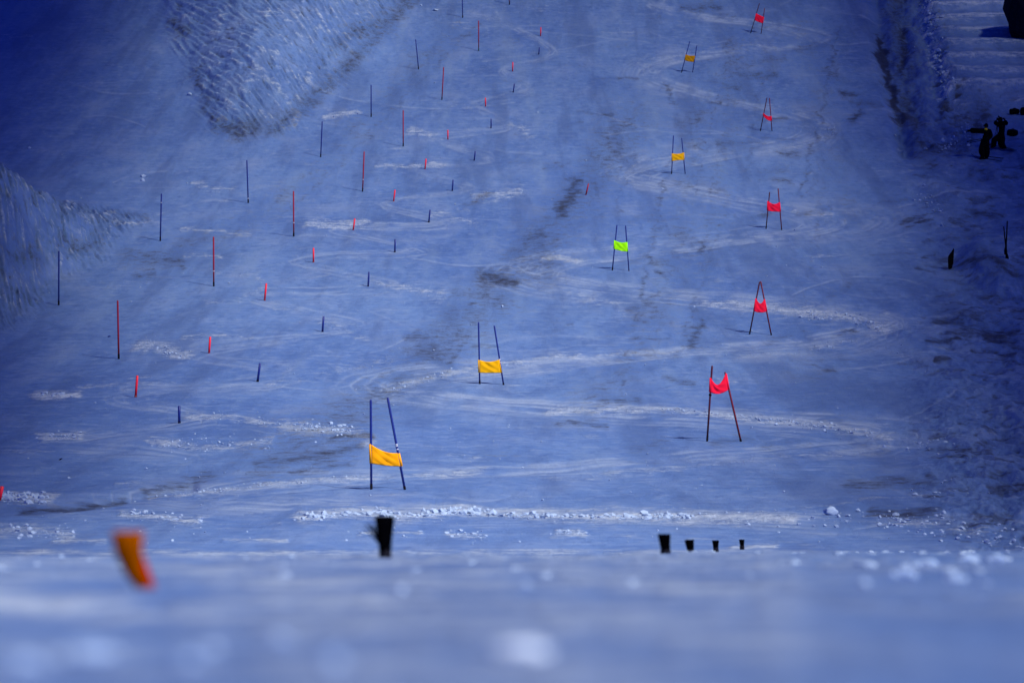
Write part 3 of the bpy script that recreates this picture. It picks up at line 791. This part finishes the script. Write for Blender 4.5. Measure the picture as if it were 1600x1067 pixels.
def chunk_field():
    V = []; Fc = []; base = 0
    def add(px, py, s):
        nonlocal base
        d = 63 + .188 * (764 - py); X, Y = ground_xy(px, py)
        z = float(H0(X, Y))
        a = rng.uniform(0, 6.28); c, sn = math.cos(a), math.sin(a)
        v = ICO_V * (1 + rng.uniform(-.4, .4, (len(ICO_V), 1))) * s * np.array([rng.uniform(.8, 1.5), rng.uniform(.7, 1.2), rng.uniform(.5, .95)])
        v = np.stack([v[:, 0] * c - v[:, 1] * sn, v[:, 0] * sn + v[:, 1] * c, v[:, 2]], -1) + np.array([X, Y, z + s * .3])
        V.append(v); Fc.extend([[i + base for i in f] for f in ICO_F]); base += len(ICO_V)
    def along(pts, n, w, smin, smax):
        for _ in range(n):
            k = random.randrange(len(pts) - 1); t = random.random()
            x = lerp(pts[k][0], pts[k + 1][0], t) + random.gauss(0, 6); y = lerp(pts[k][1], pts[k + 1][1], t) + random.gauss(0, w)
            add(x, y, smin + (smax - smin) * random.random() ** 4.5)
    along([(470, 811), (560, 802), (640, 806), (720, 799), (850, 804), (1000, 806), (1080, 807)], 1000, 2.4, .007, .075)
    along([(690, 799), (740, 798)], 60, 3, .015, .10)
    along([(1080, 807), (1240, 812), (1420, 812)], 130, 6, .01, .05)
    along([(1250, 490), (1300, 492), (1345, 502), (1385, 514)], 260, 4, .015, .075)
    along([(1330, 528), (1240, 550)], 60, 4, .012, .05)
    along([(1040, 640), (1120, 648), (1220, 657)], 170, 3, .012, .05); along([(1220, 657), (1390, 683)], 150, 4, .012, .06)
    along([(470, 668), (520, 672), (560, 684)], 200, 5, .015, .07)
    along([(1420, 690), (1480, 690)], 40, 6, .02, .06)
    along([(60, 617), (120, 619)], 60, 2.5, .02, .09); along([(70, 681), (130, 680)], 50, 2.5, .02, .07); along([(-10, 774), (75, 776)], 140, 4, .02, .11)
    along([(225, 542), (290, 556)], 80, 5, .015, .06); along([(240, 693), (420, 693)], 110, 5, .012, .05)
    along([(330, 652), (440, 664)], 60, 3, .012, .04); along([(240, 769), (560, 748)], 160, 2, .012, .04)
    along([(600, 606), (700, 580), (790, 566)], 110, 3, .012, .05); along([(190, 803), (320, 818)], 90, 4, .012, .05)
    along([(0, 828), (110, 836)], 110, 6, .012, .06); along([(866, 831), (915, 832)], 60, 1.5, .012, .05); along([(560, 833), (660, 832)], 50, 2, .01, .04)
    along([(700, 828), (760, 838)], 60, 5, .01, .05); along([(740, 308), (810, 304)], 60, 4, .02, .06); along([(480, 350), (530, 352)], 60, 4, .02, .06)
    along([(510, 181), (555, 177)], 50, 2.5, .03, .08); along([(640, 208), (672, 212)], 35, 3, .02, .06)
    along([(1370, 815), (1480, 822), (1600, 850)], 240, 9, .01, .06); along([(1420, 770), (1560, 780)], 60, 10, .01, .045)
    along([(1445, -5), (1452, 40), (1458, 75), (1466, 110), (1482, 158)], 260, 6, .04, .20)
    along([(1450, 240), (1490, 225), (1530, 190)], 90, 8, .03, .14)
    along([(1280, 205), (1300, 205)], 30, 4, .02, .06); along([(1430, 300), (1480, 340)], 70, 12, .02, .09)
    for _ in range(500): add(random.uniform(0, 1560), random.uniform(520, 850), .008 + .03 * random.random() ** 3)
    for _ in range(260): add(random.uniform(0, 1500), random.uniform(10, 520), .015 + .05 * random.random() ** 4)
    for x, y, s in [(296, 151, .16), (46, 233, .1), (224, 278, .12), (223, 284, .14), (681, 17, .14), (658, 11, .1), (1398, 200, .1)]: add(x, y, s)
    for _ in range(420):        # crumbs lying on the near crest
        d = random.uniform(6, 40); u = random.uniform(-.19, .19)
        X, Y = u * d, d
        if random.random() > .35 + .65 * (perlin(X * .9, Y * .35, 47) > .1): continue
        sz = random.uniform(.004, .014) * (.6 + d / 25) * (1.6 if u > .11 else 1)
        v = ICO_V * (1 + rng.uniform(-.35, .35, (len(ICO_V), 1))) * sz * np.array([1.5, 1.2, .6]) + np.array([X, Y, float(H0(X, Y)) + sz * .2])
        V.append(v); Fc.extend([[i + base for i in f] for f in ICO_F]); base += len(ICO_V)
    V = np.concatenate(V)
    me = bpy.data.meshes.new("snow_debris"); me.from_pydata(V.tolist(), [], Fc)
    me.materials.append(M_CLOD)
    o = bpy.data.objects.new("snow_debris", me); COL.objects.link(o)
    o['label'] = "scattered white crumbs and chunks of loose snow thrown over the piste"
    o['category'] = "loose snow"; o['kind'] = 'stuff'
chunk_field()

M_BRIGHT = mat_plain('bright_snow_lump', (.50, .58, .70), .9, .1, 60, .05)
M_CLODN = mat_plain('near_snow_lump', (.25, .34, .51), .9, .15, 60, .05)
def clod(px, py, d, rx, rz, label, seed, group=None, ry=None):
    r = ray(px, py) * d
    gz = float(H0(r[0], r[1]))
    m = MB(); rnd = random.Random(seed * 13)
    for k in range(1 if d > 20 else 4):
        ox, oy, f = (0, 0, 1) if k == 0 else (rnd.uniform(-1.3, 1.3) * rx, rnd.uniform(-.5, .5) * rx, rnd.uniform(.35, .7))
        v = []
        for p in ICO3_V:
            n = 1 + .35 * mnoise.noise(Vector(p) * 1.3 + Vector((seed * 7.3 + k, 0, 0))) + .18 * mnoise.noise(Vector(p) * 3.1 + Vector((0, seed * 3.1, k))) + .10 * mnoise.noise(Vector(p) * 6.5 + Vector((0, 0, seed * 2.2)))
            v.append(Vector((p[0] * rx * f, p[1] * (ry or rx * .8) * f, p[2] * rz * f)) * n + Vector((ox, oy, rz * .45 * f)))
        m.add(v, ICO3_F)
    o = m.build("snow_clod", M_CLOD if d > 20 else M_BRIGHT if seed == 2 else M_CLODN, None, True)
    o.location = (r[0], r[1], gz)
    tag(o, label, "snow clod", group)
G = "blurred snow lumps on the foreground"
dl = place(1300, 802)[1]
clod(1298, 802, dl, .13, .09, "pale lump of snow alone on blue ice, left of the lower right dirt", 1)
clod(808, 1012, 2.75, .026, .009, "bright blurred flat snow lump at the bottom centre of the foreground", 2, G)
clod(627, 918, 5.6, .010, .009, "small pale blurred lump right of the orange brush, below the largest black brush", 3, G)
clod(434, 988, 3.2, .009, .009, "small round blurred lump near the bottom, lower left of centre", 4, G)
clod(330, 1012, 2.9, .009, .007, "faint blurred snow lump, right of the pale heaps at lower left", 5, G)
clod(1412, 888, 7.5, .024, .020, "round blurred lump, lower left of the biggest pale lump at right", 6, G)
clod(1448, 868, 10.5, .036, .020, "biggest pale blurred lump at the right, on the near crest", 7, G)
clod(1490, 896, 7.0, .020, .016, "blurred lump below the row of lumps on the right crest", 8, G)
clod(1512, 860, 12.5, .046, .026, "wide blurred lump on the right crest, second of the crest lumps", 9, G)
clod(1556, 860, 12.0, .034, .022, "blurred lump nearest the right edge on the near crest", 10, G)
clod(130, 1025, 2.8, .030, .012, "wide pale blurred heap in the photo's lower left corner", 11, G)
clod(35, 1040, 2.6, .014, .010, "dim blurred lump in the very corner at lower left", 12, G)
clod(520, 1060, 2.5, .010, .008, "blurred lump cut by the bottom edge, left of the bright flat lump", 13, G)
clod(298, 1056, 2.5, .013, .008, "blurred lump cut by the bottom edge, right of the lower left heap", 14, G)
clod(1350, 905, 6.3, .013, .010, "faint small lump, leftmost of the lumps at right", 15, G)

# ------------------------------------------------------------------ stakes at the right
loc, d = place(1484, 421)
root = thing("wooden_stake", loc, "short black splintered plank standing in the snow at right, below the skiers", "stake")
out = [(1481.8, 424), (1481.2, 411), (1481.4, 400.5), (1484.5, 396), (1488.4, 391), (1489.6, 388.2), (1491, 389.5), (1490.4, 398), (1489.6, 409), (1489.8, 411.5), (1488.4, 415), (1487.8, 418.5), (1484.6, 421), (1483.2, 424)]
fr = [at_depth(x, y, d - .03) - loc for x, y in out]; bk = [at_depth(x, y, d + .04) - loc for x, y in out]; n = len(out)
m = MB(); m.add(fr + bk, [tuple(range(n - 1, -1, -1)), tuple(range(n, 2 * n))] + [(i, (i + 1) % n, (i + 1) % n + n, i + n) for i in range(n)])
m.build("plank", M_WOOD, root, False)
m = MB(); m.tube([at_depth(1484, 425, d + .06) - loc, at_depth(1488.6, 391, d + .06) - loc], [.05, .03], 6); m.build("spine", M_WOOD, root)

loc, d = place(1573, 404)
root = thing("forked_stake", loc, "two thin black sticks crossing in a V, standing in the snow at right edge", "stake")
m = MB(); m.tube([at_depth(1573.6, 406, d) - loc, at_depth(1572, 385, d) - loc, at_depth(1574, 345.5, d) - loc], [.034, .034, .026], 7); m.build("stick", M_WOOD, root)
m = MB(); m.tube([at_depth(1572.6, 402, d - .06) - loc, at_depth(1571.3, 384, d - .06) - loc, at_depth(1568.3, 354, d - .06) - loc], [.036, .03, .024], 7); m.build("stick", M_WOOD, root)
m = MB(); m.tube([at_depth(1571.4, 398, d - .05) - loc, at_depth(1571.2, 392, d - .05) - loc, at_depth(1570.8, 387, d - .05) - loc], [.06, .07, .03], 7); m.build("wrap", M_BLACK, root)
m = MB(); m.tube([at_depth(1573.2, 406, d - .03) - loc, at_depth(1573.6, 401, d - .03) - loc, at_depth(1572.4, 396, d - .03) - loc], [.09, .07, .05], 8); m.build("foot", M_BLACK, root)

loc, d = place(95, 718)
m = MB(); m.tube([at_depth(92, 718.4, d) - loc, at_depth(94.5, 717.2, d - .05) - loc, at_depth(97, 716, d - .1) - loc], [.008, .018, .010], 6)
o = m.build("twig", M_WOOD, None); o.location = loc
tag(o, "tiny dark twig lying on the snow at lower left", "twig")
loc, d = place(170, 526)
m = MB(); m.tube([at_depth(168, 526, d) - loc, at_depth(170.5, 525.2, d - .05) - loc, at_depth(173, 525.6, d - .1) - loc], [.01, .025, .012], 6)
o = m.build("plastic_scrap", M_BLUE, None); o.location = loc
tag(o, "tiny blue scrap lying on the snow left of the nearest tall red pole", "scrap")

# ------------------------------------------------------------------ skiers
def zp(zx, zy, d): return at_depth(1480 + zx / 8.892, 160 + zy / 8.892, d)
def skinned(name, pts, edges, radii, mat, parent, sub=2):
    me = bpy.data.meshes.new(name); me.from_pydata([tuple(p) for p in pts], edges, [])
    o = bpy.data.objects.new(name, me); COL.objects.link(o); o.parent = parent
    me.materials.append(mat)
    sk = o.modifiers.new("skin", 'SKIN'); sk.use_smooth_shade = True
    for i, r in enumerate(radii):
        v = me.skin_vertices[0].data[i]
        v.radius = (r, r) if not hasattr(r, '__len__') else r
        v.use_root = (i == 0)
    ss = o.modifiers.new("subsurf", 'SUBSURF'); ss.levels = sub; ss.render_levels = sub
    return o
def head(parent, c, r, face, hmat):
    """helmeted head with face, nose, goggles; face: unit vector it looks along"""
    f = Vector(face).normalized(); side = f.cross(Vector((0, 0, 1))).normalized(); up = Vector((0, 0, 1))
    v = []
    for p in ICO3_V:
        q = Vector(p); x = q.x; y = q.y; z = q.z
        w = .80 if z > -.2 else .80 - .22 * (-.2 - z)
        pt = side * (x * w) + f * (y * (.95 if z > -.3 else .88)) + up * (z * 1.18)
        if y > .75 and abs(z + .1) < .3 and abs(x) < .25: pt += f * .18       # nose
        if abs(x) > .85 and abs(z) < .25: pt += side * (.10 * (1 if x > 0 else -1))   # ears
        v.append(c + pt * r)
    m = MB(); m.add(v, ICO3_F); hd = m.build("head", M_SKIN, parent)
    v = []
    for p in ICO3_V:
        q = Vector(p)
        z = max(q.z, -.15 if q.y > .2 else -.55)
        v.append(c + (side * (q.x * .93) + f * (q.y * 1.06) + up * (z * 1.18 + .12)) * r)
    m = MB(); m.add(v, ICO3_F); m.build("helmet", hmat, parent)
    m = MB()
    ring = [c + (side * (math.sin(a) * .98) + f * (math.cos(a) * 1.12) + up * .12) * r for a in np.linspace(-1.15, 1.15, 9)]
    m.tube(ring, r * .26, 6); m.build("goggles", M_BLACK, parent)
    return hd
def hand(parent, p, along, up, s=1.0):
    """gloved hand: palm, four fingers curled and a thumb"""
    a = Vector(along).normalized(); u = Vector(up).normalized(); w = a.cross(u).normalized(); u = w.cross(a)
    m = MB(); m.tube([p, p + a * .05 * s, p + a * .10 * s], [.036 * s, .046 * s, .036 * s], 8)
    for k in range(4):
        b = p + a * .095 * s + w * (.024 * (k - 1.5)) * s
        L = (.075, .085, .08, .062)[k] * s
        m.tube([b, b + a * L * .5, b + a * L * .8 - u * L * .45, b + a * L * .6 - u * L * .85], [.0135 * s, .013 * s, .012 * s, .010 * s], 6)
    b = p + a * .03 * s + w * .036 * s
    m.tube([b, b + (a * .4 + w * .8) * .045 * s, b + (a * .9 + w * .6 - u * .5) * .065 * s], [.016 * s, .014 * s, .011 * s], 6)
    return m.build("glove", M_BLACK, parent)
def ski(parent, A, B, wdt=.048):
    A, B = Vector(A), Vector(B); ax = (B - A).normalized(); sd = ax.cross(Vector((0, 0, 1))).normalized(); up = sd.cross(ax)
    st = [(0, .35, .10), (.05, .9, .04), (.12, 1.05, .01), (.5, .75, .0), (.93, 1, 0), (1, .8, .012)]
    vs = []; fs = []
    for t, ww, rise in st:
        c = A.lerp(B, t) + up * rise
        vs += [c + sd * wdt * ww, c - sd * wdt * ww, c - sd * wdt * ww + up * .022, c + sd * wdt * ww + up * .022]
    for i in range(len(st) - 1):
        for k in range(4): fs.append((i * 4 + k, i * 4 + (k + 1) % 4, (i + 1) * 4 + (k + 1) % 4, (i + 1) * 4 + k))
    fs += [(3, 2, 1, 0), tuple(len(vs) - 4 + k for k in range(4))]
    m = MB(); m.add(vs, fs); return m.build("ski", M_BLACK, parent, False)
def ski_pole(A, B, label):
    A, B = Vector(A), Vector(B); c = A.copy()
    root = thing("ski_pole", c, label, "ski pole", "ski poles of the two skiers")
    D = B - A
    m = MB(); m.tube([Vector(), D], [.019, .016], 6); m.build("shaft", M_BLACK, root)
    m = MB(); m.tube([-D.normalized() * .02, D.normalized() * .13], [.018, .017], 7); m.build("grip", M_BASE, root)
    q = D * .93; m = MB(); m.tube([q - D.normalized() * .008, q + D.normalized() * .008], [.045, .04], 10); m.build("basket", M_BASE, root)

def skier_front():
    loc, d = place(1541.5, 249)
    root = thing("person", loc, "nearer skier, dark clothes and yellow neck warmer, one arm held out sideways", "person")
    Z = lambda x, y, o=0: zp(x, y, d + o) - loc
    pts = [Z(520, 590), Z(530, 520), Z(540, 440), Z(545, 395), Z(541, 368),           # pelvis, waist, chest, shoulders, neck
           Z(485, 400, -.05), Z(425, 398, -.12), Z(345, 392, -.15), Z(318, 395, -.16),              # arm held out
           Z(590, 405, .05), Z(612, 475, .02), Z(560, 520, -.18), Z(500, 518, -.24),                    # other arm, bent
           Z(497, 600, -.03), Z(472, 665, -.12), Z(497, 748, -.02), Z(476, 772, -.08),
           Z(548, 600, .03), Z(552, 670, -.06), Z(552, 752, .08), Z(530, 780, .02)]
    ed = [(0, 1), (1, 2), (2, 3), (3, 4), (3, 5), (5, 6), (6, 7), (7, 8), (3, 9), (9, 10), (10, 11), (11, 12),
          (0, 13), (13, 14), (14, 15), (15, 16), (0, 17), (17, 18), (18, 19), (19, 20)]
    rad = [(.29, .22), (.27, .2), (.27, .21), (.22, .17), .09, .15, .155, .175, .15, .14, .12, .11, .08,
           .20, .19, .16, .09, .20, .18, .15, .09]
    skinned("body", pts, ed, rad, M_BLACK, root)
    head(root, Z(541, 332), .125, (-.75, -.65, -.05), M_BLACK)
    m = MB()
    vs = [Z(537, 379, -.13) + Vector((p[0] * .10, p[1] * .10, p[2] * .075)) for p in ICO3_V]
    m.add(vs, ICO3_F); m.build("neck_warmer", M_YEL, root)
    hand(root, Z(322, 395, -.16), (-1, -.1, -.1), (0, 0, 1), 1.5)
    hand(root, Z(505, 518, -.24), (-1, -.2, 0), (0, 0, 1), 1.0)
    # jacket flap hanging from the held-out sleeve
    Zg = lambda x, y: place(1480 + x / 8.892, 160 + y / 8.892)[0] - loc + Vector((0, 0, .09))
    ski(root, Zg(330, 766), Zg(760, 848), .075); ski(root, Zg(450, 764), Zg(780, 806), .075)
    for bx_, by_, o_ in ((490, 775, -.02), (545, 782, .05)):
        m = MB(); m.tube([Z(bx_ - 34, by_ + 10, o_ - .06), Z(bx_, by_ + 2, o_), Z(bx_ + 20, by_ - 40, o_)], [.06, .075, .07], 8); m.build("boot", M_BLACK, root)
    ski_pole(Z(490, 508, -.30) + loc, Z(272, 548, -.55) + loc, "ski pole held out level, upper of the pair in the nearer skier's hand")
    ski_pole(Z(490, 530, -.26) + loc, Z(316, 562, -.50) + loc, "ski pole held out level, lower of the pair in the nearer skier's hand")
def skier_back():
    loc, d = place(1566, 236)
    d += .4
    root = thing("person", loc, "skier in black with both elbows raised, further of the two, behind the yellow collared skier", "person")
    Z = lambda x, y, o=0: zp(x, y, d + o) - loc
    pts = [Z(745, 495), Z(755, 430), Z(760, 350), Z(760, 300), Z(752, 270),
           Z(700, 300, -.1), Z(657, 292, -.2), Z(690, 250, -.25),
           Z(810, 285, .05), Z(835, 308, .02), Z(800, 250, -.1),
           Z(700, 500, -.05), Z(640, 525, -.22), Z(655, 600, -.1), Z(615, 625, -.15),
           Z(765, 520, .05), Z(745, 580, -.1), Z(800, 648, .08), Z(770, 665, .0)]
    ed = [(0, 1), (1, 2), (2, 3), (3, 4), (3, 5), (5, 6), (6, 7), (3, 8), (8, 9), (9, 10), (0, 11), (11, 12), (12, 13), (13, 14), (0, 15), (15, 16), (16, 17), (17, 18)]
    rad = [(.25, .2), (.21, .18), (.24, .19), (.21, .16), .085, .14, .12, .10, .13, .11, .09, .20, .20, .17, .10, .22, .22, .17, .10]
    skinned("body", pts, ed, rad, M_BLACK, root)
    head(root, Z(737, 246), .135, (-.9, -.3, -.1), M_BLACK)
    hand(root, Z(690, 250, -.25), (.3, .1, .9), (0, -1, 0), 1.0); hand(root, Z(800, 250, -.1), (-.5, .1, .8), (0, -1, 0), 1.0)
    m = MB(); m.tube([Z(735, 225), Z(708, 190)], [.05, .035], 7); m.build("camera_grip", M_BLACK, root)
    Zg = lambda x, y: place(1480 + x / 8.892, 160 + y / 8.892)[0] - loc + Vector((0, 0, .09))
    ski(root, Zg(585, 632), Zg(955, 694), .09); ski(root, Zg(600, 616), Zg(920, 676), .08)
    for bx_, by_, o_ in ((640, 618, -.1), (790, 660, .08)):
        m = MB(); m.tube([Z(bx_ - 34, by_ + 10, o_ - .06), Z(bx_, by_ + 2, o_), Z(bx_ + 20, by_ - 40, o_)], [.06, .08, .08], 8); m.build("boot", M_BLACK, root)
    ski_pole(Z(692, 318, -.24) + loc, Z(672, 455, -.22) + loc, "ski pole hanging straight down, left of the pair at the further skier's wrist")
    ski_pole(Z(696, 318, -.20) + loc, Z(704, 455, -.16) + loc, "ski pole hanging straight down, right of the pair at the further skier's wrist")
skier_front(); skier_back()

# ------------------------------------------------------------------ bags and dark mass at the right edge
def bag(x0, y0, x1, y1, label, seed):
    loc, d = place((x0 + x1) / 2, y1)
    root = thing("equipment_bag", loc, label, "bag", "dark bags lying on the snow")
    w = (x1 - x0) / F * d / 2; h = (y1 - y0) / F * d / 2 * 1.05
    v = []
    for p in ICO3_V:
        q = np.sign(p) * np.abs(p) ** .62
        n = 1 + .12 * mnoise.noise(Vector(p) * 1.7 + Vector((seed * 5, 0, 0)))
        v.append(Vector((q[0] * w * n, q[1] * w * .6 * n, (q[2] * h * n * (1 - .22 * seed % .4 * p[0])) + h * .9)))
    m = MB(); m.add(v, ICO3_F); m.build("bag_body", M_BLACK, root)
    m = MB(); m.tube([(-w * .35, -w * .2, h * 1.75), (-w * .1, -w * .2, h * 2.0), (w * .15, -w * .2, h * 2.0), (w * .35, -w * .2, h * 1.75)], .022, 6); m.build("handle", M_BLACK, root)
bag(1573.5, 202.5, 1591, 213, "dark bag lying on the snow just right of the further skier", 1)
bag(1577, 170, 1593, 179, "rounded dark bag above the skiers, left of the one at the photo's edge", 2)
bag(1594, 168, 1612, 180, "dark upright bag cut off by the right edge above the skiers", 3)

loc, d = place(1640, 66)  # large near-black mass of no stated kind
v = []
for p in ICO3_V:
    q = Vector(p)
    n = 1 + .25 * mnoise.noise(q * 1.1 + Vector((3, 1, 2))) + .15 * mnoise.noise(q * 2.6) + .08 * mnoise.noise(q * 6)
    v.append(Vector((q.x * 2.6, q.y * 2.2, q.z * 2.9)) * n + Vector((0, 1.2, 1.6)))
m = MB(); m.add(v, ICO3_F); o = m.build("mass", M_MASS, None, False); o.location = loc
tag(o, "large near black mass in the photo's top right corner above the terrace", "mass")
